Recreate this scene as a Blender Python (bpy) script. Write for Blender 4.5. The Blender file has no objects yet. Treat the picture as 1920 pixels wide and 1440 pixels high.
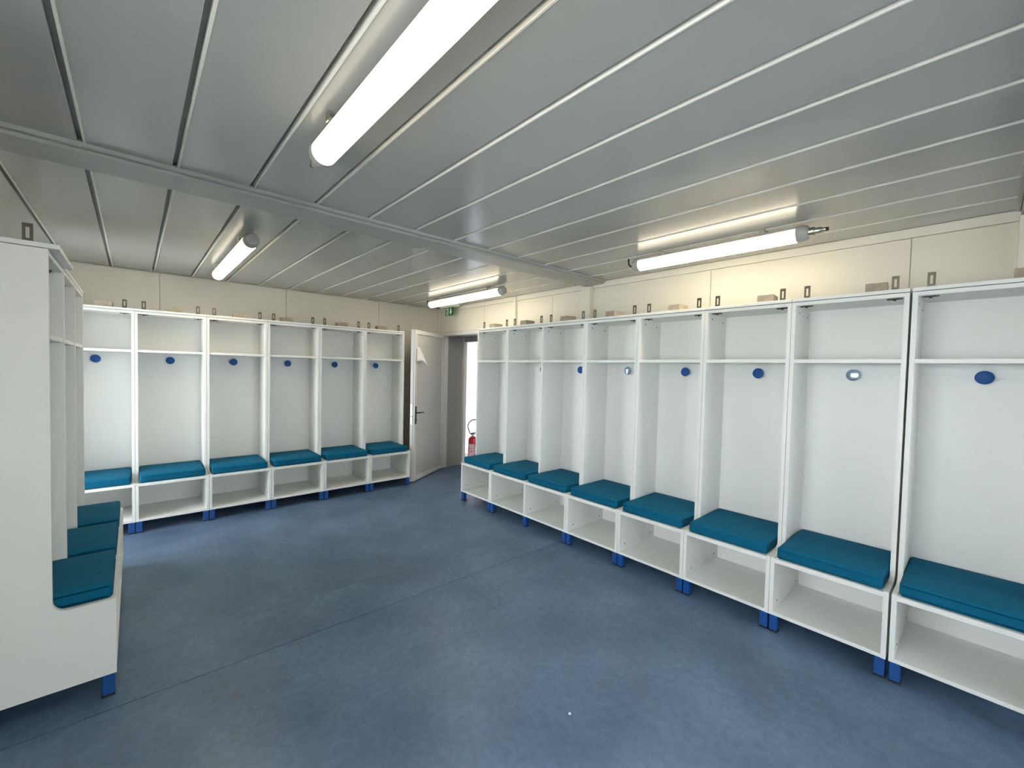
import bpy, bmesh, math, random
from mathutils import Vector, Matrix
random.seed(7)
scn = bpy.context.scene
col = scn.collection

# ------------------------------------------------------------------ camera
F_PX, YAW, PITCH, ROLL, EYE = 795.37, 0.7282, -0.0325, 0.0232, 1.5108
fw = Vector((math.sin(YAW)*math.cos(PITCH), math.cos(YAW)*math.cos(PITCH), math.sin(PITCH)))
rt = Vector((math.cos(YAW), -math.sin(YAW), 0)); upv = rt.cross(fw)
r2 = rt*math.cos(ROLL)+upv*math.sin(ROLL); u2 = -rt*math.sin(ROLL)+upv*math.cos(ROLL)
cd = bpy.data.cameras.new('camera'); cam = bpy.data.objects.new('camera', cd); col.objects.link(cam)
cd.sensor_width = 36; cd.sensor_fit = 'HORIZONTAL'; cd.lens = 36*F_PX/1920; cd.clip_start = .02
M = Matrix((r2, u2, -fw)).transposed().to_4x4(); M.translation = (0, 0, EYE)
cam.matrix_world = M
scn.camera = cam

# ------------------------------------------------------------------ world, sun, exposure
w = bpy.data.worlds.new('world'); scn.world = w; w.use_nodes = True
bg = w.node_tree.nodes['Background']
bg.inputs[0].default_value = (.90, .965, 1.0, 1); bg.inputs[1].default_value = 10.0
vs = scn.view_settings
vs.view_transform = 'Standard'; vs.look = 'None'; vs.gamma = 1; vs.use_curve_mapping = False
vs.exposure = 0.40
TUBE = 21.5

# ------------------------------------------------------------------ key sizes (metres)
W, T = .53, .021               # locker bay width, board thickness
D, DS = .525, .1964            # locker depth, setback of the upper part
HT, LEG = 1.985, .102
SEAT = .437
XR, XL, YF, YN, ZC = 3.50, -.78, 5.65, -3.15, 2.42
LR_X, LR_Y = 2.8103, 3.9963    # right row: front plane, far end
LF_Y, LF_X = 4.918, 2.6541     # far row
LL_X, LL_Y = -.0643, 2.5743    # left row

# ------------------------------------------------------------------ materials
def mat(name, rgb, rough=.5, metal=0, spec=.5, emit=None, es=0, noise=0, nscale=20, bump=0, bscale=200, coat=0, rgb2=None):
    m = bpy.data.materials.new(name); m.use_nodes = True
    nt = m.node_tree; b = nt.nodes['Principled BSDF']
    b.inputs['Base Color'].default_value = (*rgb, 1); b.inputs['Roughness'].default_value = rough
    b.inputs['Metallic'].default_value = metal; b.inputs['Specular IOR Level'].default_value = spec
    b.inputs['Coat Weight'].default_value = coat
    if emit:
        b.inputs['Emission Color'].default_value = (*emit, 1); b.inputs['Emission Strength'].default_value = es
    if noise or bump:
        tc = nt.nodes.new('ShaderNodeTexCoord')
    if noise:
        n = nt.nodes.new('ShaderNodeTexNoise'); n.inputs['Scale'].default_value = nscale; n.inputs['Detail'].default_value = 6
        nt.links.new(tc.outputs['Object'], n.inputs['Vector'])
        r = nt.nodes.new('ShaderNodeValToRGB')
        c2 = rgb2 or tuple(min(1, c*(1+noise)) for c in rgb)
        r.color_ramp.elements[0].position = .35; r.color_ramp.elements[1].position = .68
        r.color_ramp.elements[0].color = (*[c*(1-noise) for c in rgb], 1); r.color_ramp.elements[1].color = (*c2, 1)
        nt.links.new(n.outputs['Fac'], r.inputs[0]); nt.links.new(r.outputs[0], b.inputs['Base Color'])
    if bump:
        n = nt.nodes.new('ShaderNodeTexNoise'); n.inputs['Scale'].default_value = bscale; n.inputs['Detail'].default_value = 3
        nt.links.new(tc.outputs['Object'], n.inputs['Vector'])
        bp = nt.nodes.new('ShaderNodeBump'); bp.inputs['Strength'].default_value = bump; bp.inputs['Distance'].default_value = .002
        nt.links.new(n.outputs['Fac'], bp.inputs['Height']); nt.links.new(bp.outputs[0], b.inputs['Normal'])
    return m
MW = mat('melamine_white', (.84, .85, .825), .42, noise=.012, nscale=3, bump=.05, bscale=300)
MWALL = mat('cream_wall_steel', (.78, .745, .65), .38, noise=.012, nscale=1.5, bump=.04, bscale=60)
MTRIM = mat('cream_trim', (.80, .77, .69), .35)
MCEIL = mat('ceiling_steel', (.41, .415, .40), .2, spec=.85, noise=.02, nscale=2, bump=.02, bscale=15)
MBACK = mat('ceiling_groove', (.42, .43, .41), .5)
MJOINT = mat('joint_strip', (.82, .81, .76), .4)
MBEAM = mat('beam_paint', (.42, .43, .41), .35)
MCUSH = mat('teal_fabric', (.002, .112, .215), .8, spec=.15, noise=.05, nscale=40, bump=.25, bscale=900)
MLEG = mat('blue_leg', (.006, .07, .29), .4)
MFOOT = mat('black_rubber', (.012, .012, .014), .6)
MKNOB = mat('blue_knob', (.006, .08, .30), .5, spec=.3)
MKFILM = mat('filmed_knob', (.42, .56, .76), .12, metal=.85)
MBLK = mat('plywood_block', (.40, .335, .265), .7, noise=.12, nscale=30)
MBRK = mat('dark_zinc', (.11, .098, .08), .35, metal=.7)
MSTEEL = mat('zinc_steel', (.55, .53, .48), .3, metal=1)
MDARK = mat('dark_fitting', (.06, .055, .045), .45, metal=.3)
MGREY = mat('grey_plastic', (.42, .42, .40), .45)
MALU = mat('door_frame_aluminium', (.72, .715, .70), .35)
MDOOR = mat('door_sheet', (.58, .575, .56), .4, bump=.05, bscale=80)
MJAMB = mat('grey_jamb', (.36, .36, .35), .5)
MBLACK = mat('black_metal', (.015, .013, .012), .35)
MPAPER = mat('paper', (.82, .81, .88), .8)
MGREEN = mat('sign_green', (.01, .16, .055), .4)
MSIGNW = mat('sign_white', (.85, .88, .82), .5)
MRED = mat('extinguisher_red', (.55, .012, .018), .25, coat=.3)
MPINK = mat('label_print', (.72, .30, .38), .4)
MOUTW = mat('outdoor_white_panel', (.60, .60, .65), .5)
MCONC = mat('pale_concrete', (.70, .69, .66), .85, noise=.1, nscale=6)
MTUBE = mat('lit_diffuser', (.9, .9, .85), .4, emit=(1, .87, .62), es=TUBE)
nt_ = MTUBE.node_tree; g_ = nt_.nodes.new('ShaderNodeNewGeometry'); sp_ = nt_.nodes.new('ShaderNodeSeparateXYZ')
nt_.links.new(g_.outputs['Normal'], sp_.inputs[0])
mr_ = nt_.nodes.new('ShaderNodeMapRange')        # the LED strip faces down: the cover glows most underneath, less at its sides
mr_.inputs['From Min'].default_value = .1; mr_.inputs['From Max'].default_value = -1
mr_.inputs['From Min'].default_value = 0; mr_.inputs['To Min'].default_value = 0; mr_.inputs['To Max'].default_value = 1
nt_.links.new(sp_.outputs['Z'], mr_.inputs['Value'])
pw_ = nt_.nodes.new('ShaderNodeMath'); pw_.operation = 'POWER'; pw_.inputs[1].default_value = 2
ml_ = nt_.nodes.new('ShaderNodeMath'); ml_.operation = 'MULTIPLY_ADD'; ml_.inputs[1].default_value = TUBE*.94; ml_.inputs[2].default_value = TUBE*.06
nt_.links.new(mr_.outputs[0], pw_.inputs[0]); nt_.links.new(pw_.outputs[0], ml_.inputs[0]); nt_.links.new(ml_.outputs[0], nt_.nodes['Principled BSDF'].inputs['Emission Strength'])
MLAMP = mat('lamp_housing', (.80, .80, .76), .4)

def floor_mat():
    m = mat('grey_blue_lino', (.096, .158, .258), .36, spec=.45, noise=.14, nscale=2.2, bump=.12, bscale=160, rgb2=(.132, .205, .32))
    nt = m.node_tree; b = nt.nodes['Principled BSDF']
    src = b.inputs['Base Color'].links[0].from_socket
    tc = nt.nodes.new('ShaderNodeTexCoord')
    n = nt.nodes.new('ShaderNodeTexNoise'); n.inputs['Scale'].default_value = 26; n.inputs['Detail'].default_value = 8; n.inputs['Distortion'].default_value = .6
    nt.links.new(tc.outputs['Object'], n.inputs['Vector'])
    r = nt.nodes.new('ShaderNodeMapRange'); r.inputs['From Min'].default_value = .3; r.inputs['From Max'].default_value = .7
    r.inputs['To Min'].default_value = .86; r.inputs['To Max'].default_value = 1.14
    nt.links.new(n.outputs['Fac'], r.inputs['Value'])
    mx = nt.nodes.new('ShaderNodeMix'); mx.data_type = 'RGBA'; mx.blend_type = 'MULTIPLY'; mx.inputs['Factor'].default_value = 1
    nt.links.new(src, mx.inputs['A']); nt.links.new(r.outputs[0], mx.inputs['B']); nt.links.new(mx.outputs['Result'], b.inputs['Base Color'])
    return m
MFLOOR = floor_mat()
MSEAM = mat('lino_weld', (.03, .042, .06), .5)
MWELD = mat('faint_weld', (.078, .125, .195), .5)

def glass_mat():
    m = bpy.data.materials.new('window_glass'); m.use_nodes = True; nt = m.node_tree; nt.nodes.clear()
    o = nt.nodes.new('ShaderNodeOutputMaterial'); tr = nt.nodes.new('ShaderNodeBsdfTransparent'); gl = nt.nodes.new('ShaderNodeBsdfGlossy')
    gl.inputs['Roughness'].default_value = .02; fr = nt.nodes.new('ShaderNodeFresnel'); fr.inputs[0].default_value = 1.45
    mx = nt.nodes.new('ShaderNodeMixShader'); nt.links.new(fr.outputs[0], mx.inputs[0]); nt.links.new(tr.outputs[0], mx.inputs[1])
    nt.links.new(gl.outputs[0], mx.inputs[2]); nt.links.new(mx.outputs[0], o.inputs[0]); return m
MGLASS = glass_mat()

# ------------------------------------------------------------------ mesh helpers
cache = {}
def bm_box(bm, x0, x1, y0, y1, z0, z1, bev=0, seg=2):
    g = bmesh.ops.create_cube(bm, size=1)
    vs_ = g['verts']
    bmesh.ops.scale(bm, vec=(x1-x0, y1-y0, z1-z0), verts=vs_)
    bmesh.ops.translate(bm, vec=((x0+x1)/2, (y0+y1)/2, (z0+z1)/2), verts=vs_)
    if bev:
        es = list({e for v in vs_ for e in v.link_edges})
        bmesh.ops.bevel(bm, geom=es, offset=bev, segments=seg, profile=.5, affect='EDGES')
def bm_lathe(bm, prof, n=24, axis='Z', origin=(0, 0, 0)):
    """prof: list of (radius, height)"""
    o = Vector(origin); rings = []
    for r, h in prof:
        ring = []
        for k in range(n):
            a = 2*math.pi*k/n; c, s = r*math.cos(a), r*math.sin(a)
            v = {'Z': Vector((c, s, h)), 'Y': Vector((c, h, -s)), 'X': Vector((h, c, s))}[axis]
            ring.append(bm.verts.new(o+v))
        rings.append(ring)
    for a, b in zip(rings, rings[1:]):
        for k in range(n):
            bm.faces.new((a[k], a[(k+1) % n], b[(k+1) % n], b[k]))
    bm.faces.new(list(reversed(rings[0]))); bm.faces.new(rings[-1])
def bm_tube(bm, pts, rad, n=8):
    rings = []; pts = [Vector(p) for p in pts]; prev = None
    for i, p in enumerate(pts):
        d = (pts[min(i+1, len(pts)-1)]-pts[max(i-1, 0)]).normalized()
        ref = prev if prev is not None else (Vector((0, 0, 1)) if abs(d.z) < .9 else Vector((1, 0, 0)))
        a = (ref - d*ref.dot(d)).normalized(); prev = a; b = d.cross(a)
        rings.append([bm.verts.new(p+rad*(a*math.cos(2*math.pi*k/n)+b*math.sin(2*math.pi*k/n))) for k in range(n)])
    for a, b in zip(rings, rings[1:]):
        for k in range(n): bm.faces.new((a[k], a[(k+1) % n], b[(k+1) % n], b[k]))
    bm.faces.new(list(reversed(rings[0]))); bm.faces.new(rings[-1])
def bm_prism(bm, poly, axis, a, b):
    """extrude a 2-D outline along an axis from a to b. axis X: poly=(y,z); Y: (x,z); Z: (x,y)"""
    def V(p, t): return {'X': (t, p[0], p[1]), 'Y': (p[0], t, p[1]), 'Z': (p[0], p[1], t)}[axis]
    A = [bm.verts.new(V(p, a)) for p in poly]; B = [bm.verts.new(V(p, b)) for p in poly]
    n = len(poly)
    for k in range(n): bm.faces.new((A[k], A[(k+1) % n], B[(k+1) % n], B[k]))
    bm.faces.new(A); bm.faces.new(list(reversed(B)))
def finish(bm, name, smooth=False):
    bmesh.ops.recalc_face_normals(bm, faces=bm.faces)
    me = bpy.data.meshes.new(name); bm.to_mesh(me); bm.free()
    if smooth:
        for p in me.polygons: p.use_smooth = True
        try: me.set_sharp_from_angle(angle=math.radians(40))
        except Exception: pass
    return me
def build(name, fn, m, smooth=False, key=None):
    k = (key, m.name) if key else None
    if k and k in cache: return cache[k]
    bm = bmesh.new(); fn(bm); me = finish(bm, name, smooth); me.materials.append(m)
    if k: cache[k] = me
    return me
def obj(name, me, parent=None, loc=(0, 0, 0), rot=(0, 0, 0)):
    o = bpy.data.objects.new(name, me); col.objects.link(o); o.location = loc; o.rotation_euler = rot
    if parent: o.parent = parent
    return o
def box(name, m, x0, x1, y0, y1, z0, z1, parent=None, bev=0, kind=None):
    """one box as an object with its origin at the box's base centre, mesh shared between equal boxes"""
    sx, sy, sz = x1-x0, y1-y0, z1-z0
    me = build(name, lambda bm: bm_box(bm, -sx/2, sx/2, -sy/2, sy/2, 0, sz, bev, 1), m, key=(name, round(sx, 4), round(sy, 4), round(sz, 4), bev))
    o = obj(name, me, parent, ((x0+x1)/2, (y0+y1)/2, z0))
    if kind: o['kind'] = kind
    return o
def empty(name, loc=(0, 0, 0), rz=0, label=None, cat=None, group=None, kind=None):
    o = obj(name, None, None, loc, (0, 0, rz)); o.empty_display_size = .1
    return tag(o, label, cat, group, kind)
def tag(o, label=None, cat=None, group=None, kind=None):
    for k, v in (('label', label), ('category', cat), ('group', group), ('kind', kind)):
        if v: o[k] = v
    return o
def part(name, fn, m, parent, loc=(0, 0, 0), rot=(0, 0, 0), smooth=False, key=None):
    return obj(name, build(name, fn, m, smooth, key), parent, loc, rot)

# ================================================================== SETTING
# ---- floor: sheets of lino with a dark welded seam
fl = box('floor', MSEAM, XL-.1, XR+.4, YN-.1, YF+.1, -.12, -.004, kind='structure')
def child_world(o, parent):
    o.parent = parent; o.matrix_parent_inverse = parent.matrix_basis.inverted(); return o
for y0, y1 in ((YN, -.62), (-.615, 2.472), (2.4775, 2.882), (2.8835, YF)):
    child_world(box('lino_sheet', MFLOOR, XL, XR, y0, y1, -.004, 0), fl)
child_world(box('lino_sheet', MFLOOR, XR+.001, XR+.39, 4.5, 5.56, -.004, 0), fl)
child_world(box('weld_strip', MWELD, XL, XR, 2.882, 2.8835, -.004, -.0004), fl)

# ---- ceiling: backing plus separate steel cassettes
ce = box('ceiling', MBACK, XL-.1, XR+.1, YN-.1, YF+.1, ZC+.026, ZC+.13, kind='structure')
PITCHX, GAP = .309, .012
def cassette(a, b, y0, y1):
    w_, l_ = b-a, y1-y0
    # flat tray with folded edges
    prof = [(0, .026), (0, 0), (w_-.002, 0), (w_, .002), (w_, .026)]
    o = part('ceiling_panel', lambda bm: bm_prism(bm, prof, 'Y', 0, l_), MCEIL, None, (a, y0, ZC), key=('cass', round(w_, 4), round(l_, 4)))
    return child_world(o, ce)
seams = [-.16+PITCHX*k for k in range(-3, 13)]
for (y0, y1) in ((2.80, YF-.004), (-.085, 2.585), (YN+.004, -.305)):
    for a, b in zip(seams, seams[1:]+[9]):
        a2, b2 = max(a+.0142, XL), min(b-.012, XR-.002)
        if b2-a2 > .02: cassette(a2, b2, y0, y1)
        if XL < a < XR-.03:
            # pale joint strip beside the open groove
            o = part('joint_strip', lambda bm: bm_prism(bm, [(.005, .026), (.005, 0), (.0065, -.002), (.0125, -.002), (.014, 0), (.014, .026)], 'Y', 0, y1-y0), MJOINT, None, (a, y0, ZC), key=('joint', round(y1-y0, 4)))
            child_world(o, ce)
# cross beams where two modules meet
def beam(n, y0, y1):
    e = box('trim_%d' % n, MBEAM, XL, XR-.002, y0+.03, y1-.02, ZC-.032, ZC+.026, bev=.004, kind='structure')
    child_world(box('beam_lip', MBEAM, XL, XR-.002, y0, y0+.028, ZC-.018, ZC+.006, bev=.003), e)
    child_world(box('beam_flange', MBEAM, XL, XR-.002, y1-.018, y1, ZC-.010, ZC+.01, bev=.002), e)
beam(1, 2.555, 2.825); beam(2, -.33, -.06)

# ---- right wall (x = XR) with the doorway
DY0, DY1, DZ = 4.57, 5.475, 2.0
def wr(bm):
    bm_box(bm, XR+.012, XR+.4, YN, DY0-.03, 0, ZC+.12)
    bm_box(bm, XR+.012, XR+.4, DY1+.03, YF+.12, 0, ZC+.12)
    bm_box(bm, XR+.012, XR+.4, DY0-.03, DY1+.03, DZ+.03, ZC+.12)
wall_r = obj('wall_right', build('wall_right', wr, MWALL)); wall_r['kind'] = 'structure'
ys = [YN, -2.04, -.85, .34, 1.53, 2.72, 3.275, DY0-.055]
for a, b in zip(ys, ys[1:]):
    child_world(box('wall_panel', MWALL, XR, XR+.012, a+.002, b-.002, .0, ZC-.06, bev=.0015), wall_r)
child_world(box('wall_panel', MWALL, XR, XR+.012, DY0-.053, YF-.03, DZ+.055, ZC-.06, bev=.0015), wall_r)
child_world(box('wall_panel', MWALL, XR, XR+.012, DY1+.055, YF-.03, 0, DZ+.053, bev=.0015), wall_r)
box('trim_3', MTRIM, XR-.008, XR+.012, YN, YF-.001, ZC-.058, ZC-.001, bev=.003, kind='structure')
box('trim_4', MTRIM, XR-.022, XR-.0005, YF-.045, YF-.001, 0, ZC-.06, bev=.004, kind='structure')
for i, yc in ((5, 2.785), (6, -.125)):
    p = box('trim_%d' % i, MTRIM, XR-.05, XR-.001, yc-.075, yc+.05, 0, ZC-.04, bev=.003, kind='structure')
    child_world(box('cover_strip', MTRIM, XR-.062, XR-.05, yc-.075, yc-.045, 0, ZC-.06, bev=.003), p)
tag(box('cable_duct', MTRIM, XR-.03, XR-.001, 3.865, 3.905, .0, ZC-.012, bev=.003), 'white vertical cable duct on the wall above the right-hand lockers', 'cable duct')

# ---- far wall
wall_f = box('wall_far', MWALL, XL-.1, XR+.4, YF+.012, YF+.12, 0, ZC+.12, kind='structure')
xs = [XL, .20-1.17*1+.2, .20, 1.37, 2.535, XR]
xs = [XL, .20, 1.37, 2.535, XR]
for a, b in zip(xs, xs[1:]):
    child_world(box('wall_panel', MWALL, a+.002, b-.002, YF, YF+.012, 0, ZC-.006, bev=.0015), wall_f)

# ---- left wall with a tall window between the left row and the far row
WY0, WY1, WZ0, WZ1 = 4.22, 5.25, .10, 2.22
def wl(bm):
    bm_box(bm, XL-.12, XL, YN, -.3, 0, ZC+.12); bm_box(bm, XL-.12, XL, 1.7, WY0, 0, ZC+.12)
    bm_box(bm, XL-.12, XL, -.3, 1.7, 0, .9); bm_box(bm, XL-.12, XL, -.3, 1.7, 2.05, ZC+.12)
    bm_box(bm, XL-.12, XL, WY1, YF+.12, 0, ZC+.12)
    bm_box(bm, XL-.12, XL, WY0, WY1, 0, WZ0); bm_box(bm, XL-.12, XL, WY0, WY1, WZ1, ZC+.12)
obj('wall_left', build('wall_left', wl, MWALL))['kind'] = 'structure'
def window(n, axis, c, a0, a1, z0, z1, mull=0):
    e = empty('window_%d' % n, kind='structure')
    def fr(bm):
        t, d = .05, .03
        bars = [(a0, a0+t, z0, z1), (a1-t, a1, z0, z1), (a0+t, a1-t, z0, z0+t), (a0+t, a1-t, z1-t, z1)]
        for k in range(mull):
            x = a0+(a1-a0)*(k+1)/(mull+1); bars.append((x-t/2, x+t/2, z0+t, z1-t))
        for p, q, r, s in bars:
            if axis == 'X': bm_box(bm, c-d, c+d, p, q, r, s)
            else: bm_box(bm, p, q, c-d, c+d, r, s)
    part('window_frame', fr, MALU, e)
    for k in range(mull+1):
        p = a0+(a1-a0)*k/(mull+1)+.02; q = a0+(a1-a0)*(k+1)/(mull+1)-.02
        def pn(bm):
            if axis == 'X': bm_box(bm, c-.003, c+.003, p, q, z0+.03, z1-.03)
            else: bm_box(bm, p, q, c-.003, c+.003, z0+.03, z1-.03)
        part('pane', pn, MGLASS, e)
window(1, 'X', XL-.06, WY0, WY1, WZ0, WZ1); window(4, 'X', XL-.06, -.3, 1.7, .9, 2.05, 1)
# ---- near wall behind the camera, with two windows
def wn(bm):
    xs_ = [XL-.12, -.35, 1.05, 1.65, 3.05, XR+.4]
    bm_box(bm, xs_[0], xs_[1], YN-.12, YN, 0, ZC+.12); bm_box(bm, xs_[2], xs_[3], YN-.12, YN, 0, ZC+.12); bm_box(bm, xs_[4], xs_[5], YN-.12, YN, 0, ZC+.12)
    for a, b in ((xs_[1], xs_[2]), (xs_[3], xs_[4])):
        bm_box(bm, a, b, YN-.12, YN, 0, .9); bm_box(bm, a, b, YN-.12, YN, 2.05, ZC+.12)
obj('wall_near', build('wall_near', wn, MWALL))['kind'] = 'structure'
window(2, 'Y', YN-.06, -.35, 1.05, .9, 2.05, 1); window(3, 'Y', YN-.06, 1.65, 3.05, .9, 2.05, 1)

# ---- outside the doorway
box('ground', MCONC, -30, 30, -30, 30, -.42, -.30, kind='structure')
box('floor_landing', MCONC, XR+.4, 4.47, 3.2, 7.2, -.30, -.006, kind='structure')
box('added_shade_roof', MJAMB, XR+.4, 5.19, -3.0, 8.5, 2.28, 2.36, kind='structure')  # added roof, out of view, dims the sky light outside the doorway
box('added_sky_blocker', MOUTW, XR+.3, XR+.4, YF+.125, 8.3, -.30, 2.27, kind='structure')  # added unseen wall, blocks open sky beyond the far wall
wo = box('wall_outside', MOUTW, 5.20, 5.30, -3.0, 13.0, -.30, 2.42, kind='structure')
child_world(box('base_rail', MOUTW, 5.17, 5.20, -3.0, 13.0, -.25, -.10, bev=.004), wo)

# ---- doorway and open door
door = empty('door_1', (XR, DY1, 0), kind='structure')
def dpart(name, m, x0, x1, y0, y1, z0, z1, bev=.002):
    return child_world(box(name, m, x0, x1, y0, y1, z0, z1, bev=bev), door)
dpart('door_frame', MALU, XR-.014, XR+.07, DY0-.05, DY1+.05, DZ, DZ+.05)
dpart('door_frame', MALU, XR-.014, XR+.07, DY1, DY1+.05, 0, DZ)
dpart('door_frame', MALU, XR-.014, XR+.07, DY0-.05, DY0, 0, DZ)
dpart('door_lining', MJAMB, XR+.07, XR+.385, DY1+.02, DY1+.04, 0, DZ+.02)
dpart('door_lining', MJAMB, XR+.07, XR+.385, DY0-.04, DY0-.02, 0, DZ+.02)
dpart('door_lining', MJAMB, XR+.07, XR+.385, DY0-.02, DY1+.02, DZ+.01, DZ+.028)
dpart('outer_post', MALU, XR+.345, XR+.40, DY1-.03, DY1+.03, 0, DZ+.02)
dpart('outer_header', MJAMB, XR+.345, XR+.40, DY0, DY1-.03, DZ-.07, DZ+.01)
dpart('threshold', MALU, XR+.34, XR+.40, DY0, DY1-.03, -.002, .012)
# leaf: free edge at FE, hinge at HB
FE, HB = Vector((2.745, 4.985, 0)), Vector((3.492, 5.462, 0))
lx = (HB-FE).normalized(); Llen = (HB-FE).length
leaf_rz = math.atan2(lx.y, lx.x)          # local x from free edge to hinge, local -y = visible face
TH, LZ0, LZ1 = .062, .012, 2.012
leaf = part('door_leaf', lambda bm: bm_box(bm, .045, Llen-.045, .012, TH-.012, LZ0+.05, LZ1-.05), MDOOR, door)
leaf.matrix_parent_inverse = door.matrix_basis.inverted(); leaf.location = FE; leaf.rotation_euler = (0, 0, leaf_rz)
def lp(name, m, x0, x1, y0, y1, z0, z1, bev=.003): return box(name, m, x0, x1, y0, y1, z0, z1, parent=leaf, bev=bev)
lp('stile', MALU, 0, .055, 0, TH, LZ0, LZ1); lp('stile', MALU, Llen-.055, Llen, 0, TH, LZ0, LZ1)
lp('rail', MALU, .055, Llen-.055, 0, TH, LZ0, LZ0+.055); lp('rail', MALU, .055, Llen-.055, 0, TH, LZ1-.055, LZ1)
lp('edge_rebate', MALU, -.012, 0, .02, TH, LZ0, LZ1)
lp('lock_plate', MSTEEL, -.015, -.0122, .026, .05, .77, 1.03, .001)
lp('latch', MSTEEL, -.027, -.015, .03, .046, .86, .885, .002)
def hnd(bm):
    bm_box(bm, .013, .043, -.010, 0, .772, 1.005, .004)
    bm_tube(bm, [(.028, -.008, .922), (.028, -.045, .922), (.034, -.055, .922), (.06, -.056, .923), (.12, -.054, .921), (.155, -.052, .912)], .0085)
    bm_lathe(bm, [(.010, -.010), (.010, -.014)], 12, 'Y', (.028, -.002, .83))
part('door_handle', hnd, MBLACK, leaf, smooth=True)
for z in (.25, 1.0, 1.78):
    part('hinge', lambda bm: bm_lathe(bm, [(.011, 0), (.011, .11)], 12, 'Z', (Llen+.004, -.004, 0)), MALU, leaf, (0, 0, z), smooth=True, key='hinge')
def paper(bm):
    # a sheet hanging from its top edge, its free right side folded outwards to a point
    def lerp(a, b, t): return Vector(a)*(1-t)+Vector(b)*t
    A, B, C, Dd, tip = (.035, -.003, 1.80), (.095, -.016, 1.775), (.115, -.050, 1.60), (.012, -.012, 1.60), (.235, -.085, 1.505)
    g = []
    for j in range(9):
        v = j/8; l, m_ = lerp(A, Dd, v), lerp(B, C, v); r = lerp(B, tip, v)
        row = [lerp(l, m_, u/4) + Vector((0, -.012*math.sin(math.pi*u/4)*v, 0)) for u in range(5)]
        row += [lerp(m_, r, u/4) + Vector((0, -.015*math.sin(math.pi*u/4)*v, 0)) for u in range(1, 5)]
        g.append([bm.verts.new(p) for p in row])
    for j in range(8):
        for i in range(8): bm.faces.new((g[j][i], g[j][i+1], g[j+1][i+1], g[j+1][i]))
    bmesh.ops.remove_doubles(bm, verts=bm.verts, dist=1e-5)
pp = part('paper_sheet', paper, MPAPER, None, FE, (0, 0, leaf_rz), smooth=True)
md = pp.modifiers.new('thick', 'SOLIDIFY'); md.thickness = .0006
tag(pp, 'curled white paper sheet stuck on the open white door', 'paper')

# ================================================================== LOCKERS
def side_profile():
    R = .045; p = [(0, LEG), (0, SEAT+.006), (DS-R, SEAT+.006)]
    for k in range(1, 7):
        a = math.pi/2*k/6
        p.append((DS-R+R*math.sin(a), SEAT+.006+R-R*math.cos(a)))
    return p+[(DS, HT-.023), (D, HT-.023), (D, LEG)]
PROF = side_profile()
def bracket(bm):
    # slotted upright strap with a foot on the top board
    w, h, t = .031, .078, .003
    bm_box(bm, -w/2, -w/2+.010, 0, t, 0, h); bm_box(bm, w/2-.010, w/2, 0, t, 0, h)
    bm_box(bm, -w/2+.009, w/2-.009, 0, t, h-.016, h); bm_box(bm, -w/2+.009, w/2-.009, 0, t, 0, .018)
    bm_box(bm, -w/2, w/2, t, .045, 0, t)
    bm_lathe(bm, [(.006, t), (.006, t+.006)], 6, 'Z', (0, .028, 0))
def underplate(bm):
    bm_prism(bm, [(-.032, -.004), (-.012, -.014), (0, -.008), (.012, -.014), (.032, -.004), (.032, .004), (.012, .014), (0, .008), (-.012, .014), (-.032, .004)], 'Z', -.005, 0)
    bm_lathe(bm, [(.007, -.011), (.007, -.004)], 8)
def knob(bm):
    bm_lathe(bm, [(.012, 0), (.012, -.026), (.030, -.028), (.0345, -.031), (.0355, -.036), (.033, -.041), (.024, -.0435), (.002, -.044)], 28, 'Y')
def locker(loc, rz, label, group, bays=1, films=(), overhang=0, cat='locker', brackets=True):
    e = empty('open_locker' if bays == 1 else 'double_open_locker', loc, rz, label, cat, group)
    Wt = bays*W-.002; x0 = .001
    sidefn = lambda bm: bm_prism(bm, PROF, 'X', 0, T)
    xsd = [x0, x0+Wt-T] + [k*W-T/2 for k in range(1, bays)]
    for x in xsd: part('side_panel', sidefn, MW, e, (x, 0, 0), key='side')
    xsd.sort()
    top = box('top_board', MW, x0, x0+Wt, DS-.002-overhang, D, HT-.0195, HT, e, bev=.0015)
    for b in range(bays):
        a, c = xsd[b]+T, xsd[b+1]
        box('carcass_top', MW, a, c, DS+.001, D-.014, HT-.0435, HT-.023, e)
        box('shelf', MW, a, c, DS+.003, D-.014, 1.595, 1.617, e, bev=.001)
        box('seat_board', MW, a, c, .0005, D-.014, SEAT-.024, SEAT, e, bev=.001)
        box('bottom_board', MW, a, c, .0005, D-.014, LEG, LEG+.02, e, bev=.001)
        box('back_panel', MW, a, c, D-.014, D-.002, LEG, HT-.0205, e)
        part('coat_knob', knob, MKFILM if b in films else MKNOB, e, ((a+c)/2, D-.014, 1.529), smooth=True, key='knob')
        for (d, z) in ((.27, 1.905), (.45, 1.895), (.075, .165), (.45, .165)):
            for s, xx in ((1, a), (-1, c)):
                part('fitting', lambda bm: bm_lathe(bm, [(.0055, 0), (.0055, .0012)], 10, 'X'), MDARK, e, (xx if s > 0 else xx-.0012, d, z), key='fit')
        for xx in (b*W+.065, b*W+W-.065):
            part('bracket', bracket, MBRK, e, (xx, DS+.045, HT) if not overhang else (xx-.02, DS+.06, HT), (0, 0, -math.pi/2 if overhang else 0), key='bracket')
            part('bracket_plate', underplate, MDARK, e, (xx, DS+.048, HT-.0435), key='plate')
    lw = .043
    lxs = [.004, bays*W-.004-lw]+[k*W-lw/2 for k in range(1, bays)]
    for x in lxs:
        for y in (.006, D-.06):
            l = box('leg', MLEG, x, x+lw, y, y+lw, .008, LEG, e, bev=.003)
            box('foot_cap', MFOOT, -lw/2-.001, lw/2+.001, -lw/2-.001, lw/2+.001, -.008, 0, l, bev=.001)
    return e
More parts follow.
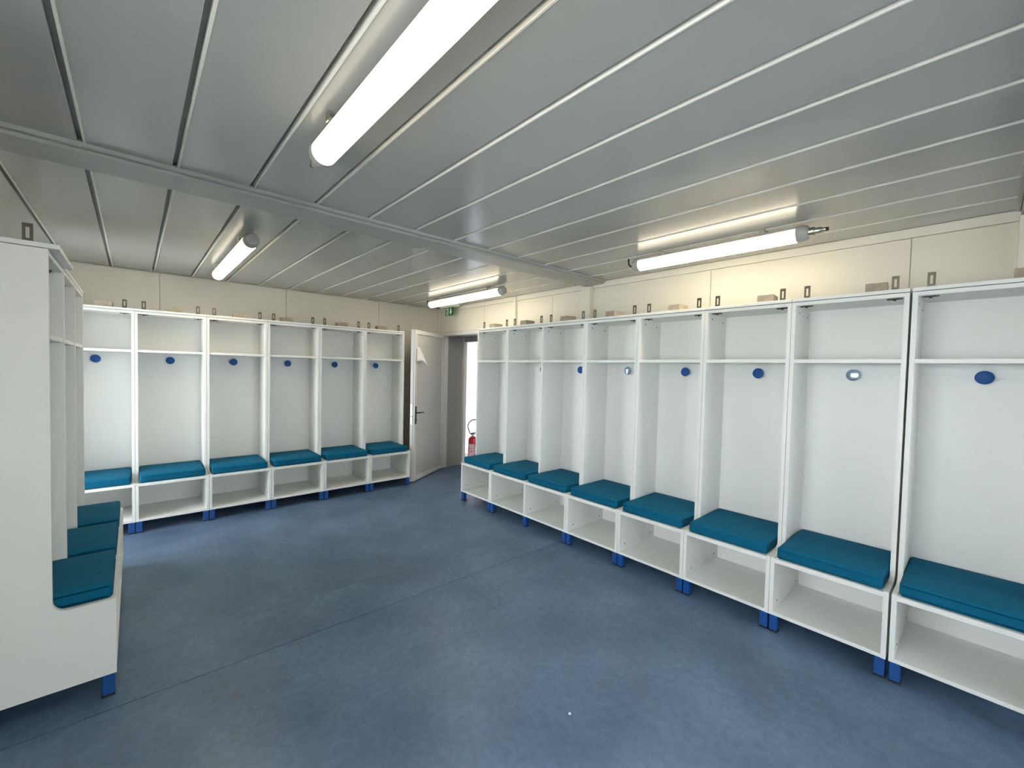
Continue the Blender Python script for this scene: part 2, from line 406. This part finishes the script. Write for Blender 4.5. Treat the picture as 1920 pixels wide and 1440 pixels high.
def cushion_mesh(bm):
    w, d, h = .476, .484, .07
    bm_box(bm, -w/2, w/2, -d/2, d/2, 0, h)
    bmesh.ops.subdivide_edges(bm, edges=bm.edges[:], cuts=5, use_grid_fill=True)
    for v in bm.verts:
        # gentle crown on top, rounded silhouette in plan
        u, t = abs(v.co.x)/(w/2), abs(v.co.y)/(d/2)
        if v.co.z > h*.5: v.co.z += .007*(1-u**4)*(1-t**4)
    es = [e for e in bm.edges if len(e.link_faces) == 2 and e.calc_face_angle(0) > .9]
    bmesh.ops.bevel(bm, geom=es, offset=.016, segments=3, profile=.5, affect='EDGES')
CUSH = build('seat_cushion', cushion_mesh, MCUSH, smooth=True)
ORD = ['first', 'second', 'third', 'fourth', 'fifth', 'sixth', 'seventh', 'eighth']
def on_row(loc, rz, x, y, z):
    c, s = math.cos(rz), math.sin(rz); return (loc[0]+c*x-s*y, loc[1]+s*x+c*y, loc[2]+z)
def cushion(loc, rz, label, group):
    dx, da = random.uniform(-.003, .003), math.radians(random.uniform(-.5, .5))
    o = obj('seat_cushion', CUSH, None, on_row(loc, rz, W/2+dx, .012+.484/2, SEAT+.0005), (0, 0, rz+da))
    return tag(o, label, 'cushion', group)
def block_mesh(bm): bm_box(bm, -.047, .047, -.06, .06, 0, .046, .0015, 1)
BLK = build('wooden_block', block_mesh, MBLK)
def block(loc, rz, x, label, group, da=0, y=None):
    o = obj('wooden_block', BLK, None, on_row(loc, rz, x, DS+.075 if y is None else y, HT+.0003), (0, 0, rz+da))
    return tag(o, label, 'wood block', group)

# ---- right row: bays 1..8 from the doorway; bays 2 and 3 share one double carcass
RZ = -math.pi/2
def rloc(i): return (LR_X, LR_Y-i*W, 0)
bx_off = [.24, .23, .26, .25, .29, .37, .385, .388]
for i in range(8):
    if i in (0, 3, 4, 5, 6, 7):
        l = rloc(i)
        if i == 7: l = (l[0], l[1]-.008, 0)
        extra = {3: ' with a film-covered knob', 6: ' with a pale silvery film-covered knob'}.get(i, '')
        locker(l, RZ, 'white open locker, %s bay from the doorway, right wall%s' % (ORD[i], extra), 'lockers along the right wall', 1, (0,) if i in (3, 6) else ())
locker(rloc(1), RZ, 'white double open locker, second and third bays from the doorway, right wall', 'lockers along the right wall', 2)
for i in range(8):
    l = rloc(i)
    if i == 7: l = (l[0], l[1]-.008, 0)
    cushion(l, RZ, 'teal seat cushion on the %s right-wall locker bay from the doorway' % ORD[i], 'teal cushions on the right-hand lockers')
    block(l, RZ, bx_off[i], 'small beige wooden block atop the %s right-wall locker bay from the doorway' % ORD[i], 'wooden blocks on the right-hand lockers', math.radians(random.uniform(-6, 6)))
# ---- far row: bay 1 next to the open door
fx = [.45, .51, .38, .54, .55, .62]
for i in range(6):
    l = (LF_X-(i+1)*W, LF_Y, 0)
    locker(l, 0, 'white open locker, %s bay from the open door along the far wall' % ORD[i], 'lockers along the far wall')
    cushion(l, 0, 'teal seat cushion on the %s far-wall locker bay from the open door' % ORD[i], 'teal cushions on the far lockers')
    block(l, 0, fx[i]*W, 'small beige wooden block atop the %s far-wall locker bay from the door' % ORD[i], 'wooden blocks on the far lockers', math.pi/2+math.radians(random.uniform(-8, 8)))
# ---- left row: bay 1 nearest the camera; bays 2 and 3 share one carcass
LZ = math.pi/2
locker((LL_X, LL_Y, 0), LZ, 'white open locker nearest the camera on the left, showing its closed end panel', 'lockers along the left wall', 1, (), .03)
locker((LL_X, LL_Y+W, 0), LZ, 'white double open locker behind the nearest left-hand locker', 'lockers along the left wall', 2)
lab = ['nearest left-hand locker', 'middle left-hand locker bay', 'farthest left-hand locker bay']
for i in range(3):
    cushion((LL_X, LL_Y+i*W, 0), LZ, 'teal seat cushion on the %s' % lab[i], 'teal cushions on the left-hand lockers')

# ================================================================== LAMPS
def lamp(x, y0, y1, label, gland=None):
    """tubular luminaire under the ceiling, running along y"""
    e = empty('tube_lamp', (x, (y0+y1)/2, ZC), 0, label, 'ceiling lamp', 'tube lamps under the ceiling')
    h = (y1-y0)/2; R = .048; zc = -.062
    arc = lambda r, a0, a1, n=16: [(r*math.cos(a0+(a1-a0)*k/n), zc+r*math.sin(a0+(a1-a0)*k/n)) for k in range(n+1)]
    part('diffuser', lambda bm: bm_prism(bm, arc(R, math.radians(152), math.radians(388), 20), 'Y', -h, h), MTUBE, e, smooth=True)
    part('housing', lambda bm: bm_prism(bm, arc(R-.001, math.radians(28.5), math.radians(151.5), 8), 'Y', -h, h), MLAMP, e, smooth=True)
    for s in (-1, 1):
        part('end_cap', lambda bm: bm_lathe(bm, [(R*1.03, s*h), (R*1.05, s*(h+.03)), (R*.8, s*(h+.055)), (R*.35, s*(h+.062))], 14, 'Y', (0, 0, zc)), MGREY, e, smooth=True)
        def clip(bm):
            yc = s*(h-.18)
            bm_box(bm, -.045, .045, yc-.012, yc+.012, -.008, 0)
            bm_box(bm, -.05, -.045, yc-.012, yc+.012, -.034, 0); bm_box(bm, .045, .05, yc-.012, yc+.012, -.034, 0)
        part('clip', clip, MSTEEL, e)
    if gland:
        s = gland
        part('cable_gland', lambda bm: bm_lathe(bm, [(.026, s*(h+.055)), (.026, s*(h+.085)), (.019, s*(h+.088)), (.019, s*(h+.115)), (.012, s*(h+.125)), (.012, s*(h+.14))], 12, 'Y', (0, 0, zc)), MSTEEL, e, smooth=True)
        part('gland_tip', lambda bm: bm_lathe(bm, [(.010, s*(h+.14)), (.010, s*(h+.152))], 10, 'Y', (0, 0, zc)), MBLACK, e, smooth=True)
    s = -(gland or -1)
    part('cable', lambda bm: bm_tube(bm, [(0, s*(h+.06), zc), (0, s*(h+.09), zc), (0, s*(h+.105), zc+.015), (0, s*(h+.108), zc+.04), (0, s*(h+.108), 0)], .006), MBLACK, e, smooth=True)
    return e
lamp(.568, .25, 1.79, 'large lit tube lamp nearest the camera, at the top of the photo', 1)
lamp(.605, 3.42, 4.93, 'lit tube lamp on the far left part of the ceiling')
lamp(2.955, .79, 1.84, 'lit tube lamp above the right-hand lockers, with a metal cable gland', -1)
lamp(2.94, 3.51, 4.93, 'lit tube lamp by the doorway at the far right corner')

# ================================================================== EXIT SIGN
sg = empty('exit_sign', (3.38, 5.175, ZC), 0, 'small green exit sign with running figure and down arrow above the doorway', 'exit sign')
part('sign_body', lambda bm: bm_prism(bm, [(-.06, 0), (.06, 0), (.035, -.034), (-.035, -.034)], 'Y', -.19, .19), MLAMP, sg)
part('sign_plate', lambda bm: bm_box(bm, -.004, .004, -.1, .1, -.148, -.034), MGREEN, sg)
# viewed from -x, left on the sign is +y
def arrow(bm): bm_prism(bm, [(-.04+.013, -.045), (-.04-.013, -.045), (-.04-.013, -.088), (-.04-.034, -.088), (-.04, -.138), (-.04+.034, -.088), (-.04+.013, -.088)], 'X', -.0055, -.004)
part('arrow', arrow, MSIGNW, sg)
def dorr(bm): bm_prism(bm, [(.018, -.044), (.075, -.044), (.075, -.140), (.018, -.140)], 'X', -.0055, -.004)
dr = part('doorway_symbol', dorr, MSIGNW, sg)
def man(bm):
    bm_lathe(bm, [(.0085, -.007), (.0085, -.0055)], 12, 'X', (0, .050, -.058))
    for poly in ([(.058, -.068), (.044, -.070), (.040, -.100), (.054, -.102)], [(.056, -.070), (.074, -.084), (.071, -.090), (.054, -.078)],
                 [(.046, -.070), (.028, -.082), (.030, -.088), (.046, -.080)], [(.054, -.098), (.060, -.112), (.078, -.122), (.076, -.130), (.054, -.118), (.046, -.100)],
                 [(.042, -.098), (.034, -.116), (.024, -.136), (.032, -.138), (.042, -.120), (.052, -.100)]):
        bm_prism(bm, poly, 'X', -.007, -.0055)
part('running_figure', man, MGREEN, dr)

# ================================================================== FIRE EXTINGUISHER
fe = empty('fire_extinguisher', (4.262, 5.752, -.0055), 0, 'red fire extinguisher standing on the landing outside the doorway', 'fire extinguisher')
R = .074
part('cylinder', lambda bm: bm_lathe(bm, [(R*.88, 0), (R*.97, .008), (R, .02), (R, .325), (R*.96, .35), (R*.8, .372), (R*.5, .385), (.024, .388)], 28), MRED, fe, smooth=True)
part('neck', lambda bm: bm_lathe(bm, [(.024, .384), (.024, .412), (.018, .416), (.018, .43)], 16), MSTEEL, fe, smooth=True)
va = Vector((-.595, -.80, 0))                  # towards the room's middle
side = Vector((.80, -.595, 0))                 # to the right as seen from inside
def P(a, b, z): v = side*a+va*b; return (v.x, v.y, z)
def valve(bm):
    bm_tube(bm, [P(-.03, 0, .425), P(.0, 0, .432), P(.03, 0, .436)], .016, 8)
    bm_tube(bm, [P(0, 0, .44), P(.05, 0, .452), P(.115, 0, .462)], .007, 8)
    bm_tube(bm, [P(.01, 0, .425), P(.06, 0, .425), P(.11, 0, .425)], .007, 8)
part('valve_and_levers', valve, MBLACK, fe, smooth=True)
def hose(bm):
    pts = [P(-.02, 0, .42), P(-.05, 0, .45)]
    for k in range(13):
        a = math.radians(205-k*20); pts.append(P(.035+.115*math.cos(a), .01*k/12, .555+.115*math.sin(a)))
    pts += [P(.12, .02, .44), P(.105, .02, .30), P(.098, .02, .16)]
    bm_tube(bm, pts, .009, 8)
part('hose', hose, MBLACK, fe, smooth=True)
def patch(bm, a0, a1, z0, z1, r, n=10):
    base = math.atan2(va.y, va.x)
    A = [bm.verts.new((r*math.cos(base+a0+(a1-a0)*k/n), r*math.sin(base+a0+(a1-a0)*k/n), z0)) for k in range(n+1)]
    B = [bm.verts.new((v.co.x, v.co.y, z1)) for v in A]
    for k in range(n): bm.faces.new((A[k], A[k+1], B[k+1], B[k]))
lb = part('label', lambda bm: patch(bm, -.95, .62, .055, .265, R+.0008), MPINK, fe, smooth=True)
for z0, z1, a0, a1 in ((.25, .259, -.8, .5), (.235, .241, -.7, .4), (.222, .228, -.75, .45), (.205, .211, -.7, .3), (.118, .124, -.8, .5), (.105, .110, -.8, .4), (.092, .097, -.75, .45), (.066, .080, -.7, .1)):
    part('label_line', lambda bm: patch(bm, a0, a1, z0, z1, R+.0016, 6), MSIGNW, lb)
for a0, a1 in ((-.55, -.25), (.0, .25)):
    part('label_mark', lambda bm: patch(bm, a0, a1, .155, .185, R+.0016, 4), MSIGNW, lb)
part('label', lambda bm: patch(bm, .68, 1.15, .11, .22, R+.0008, 6), MSIGNW, fe, smooth=True)['label'] = 'white inspection tag'

# ================================================================== small litter on the floor
def crumb(bm): bm_prism(bm, [(-.006, -.003), (.002, -.006), (.007, .0), (.003, .006), (-.005, .004)], 'Z', 0, .003)
for (x, y), lbl in (((1.43, 1.17), 'tiny white paper scrap on the floor before the right-hand lockers'), ((1.95, 4.57), 'tiny white paper scrap on the floor before the far lockers')):
    tag(part('paper_scrap', crumb, MPAPER, None, (x, y, .0002), key='crumb'), lbl, 'paper scrap')
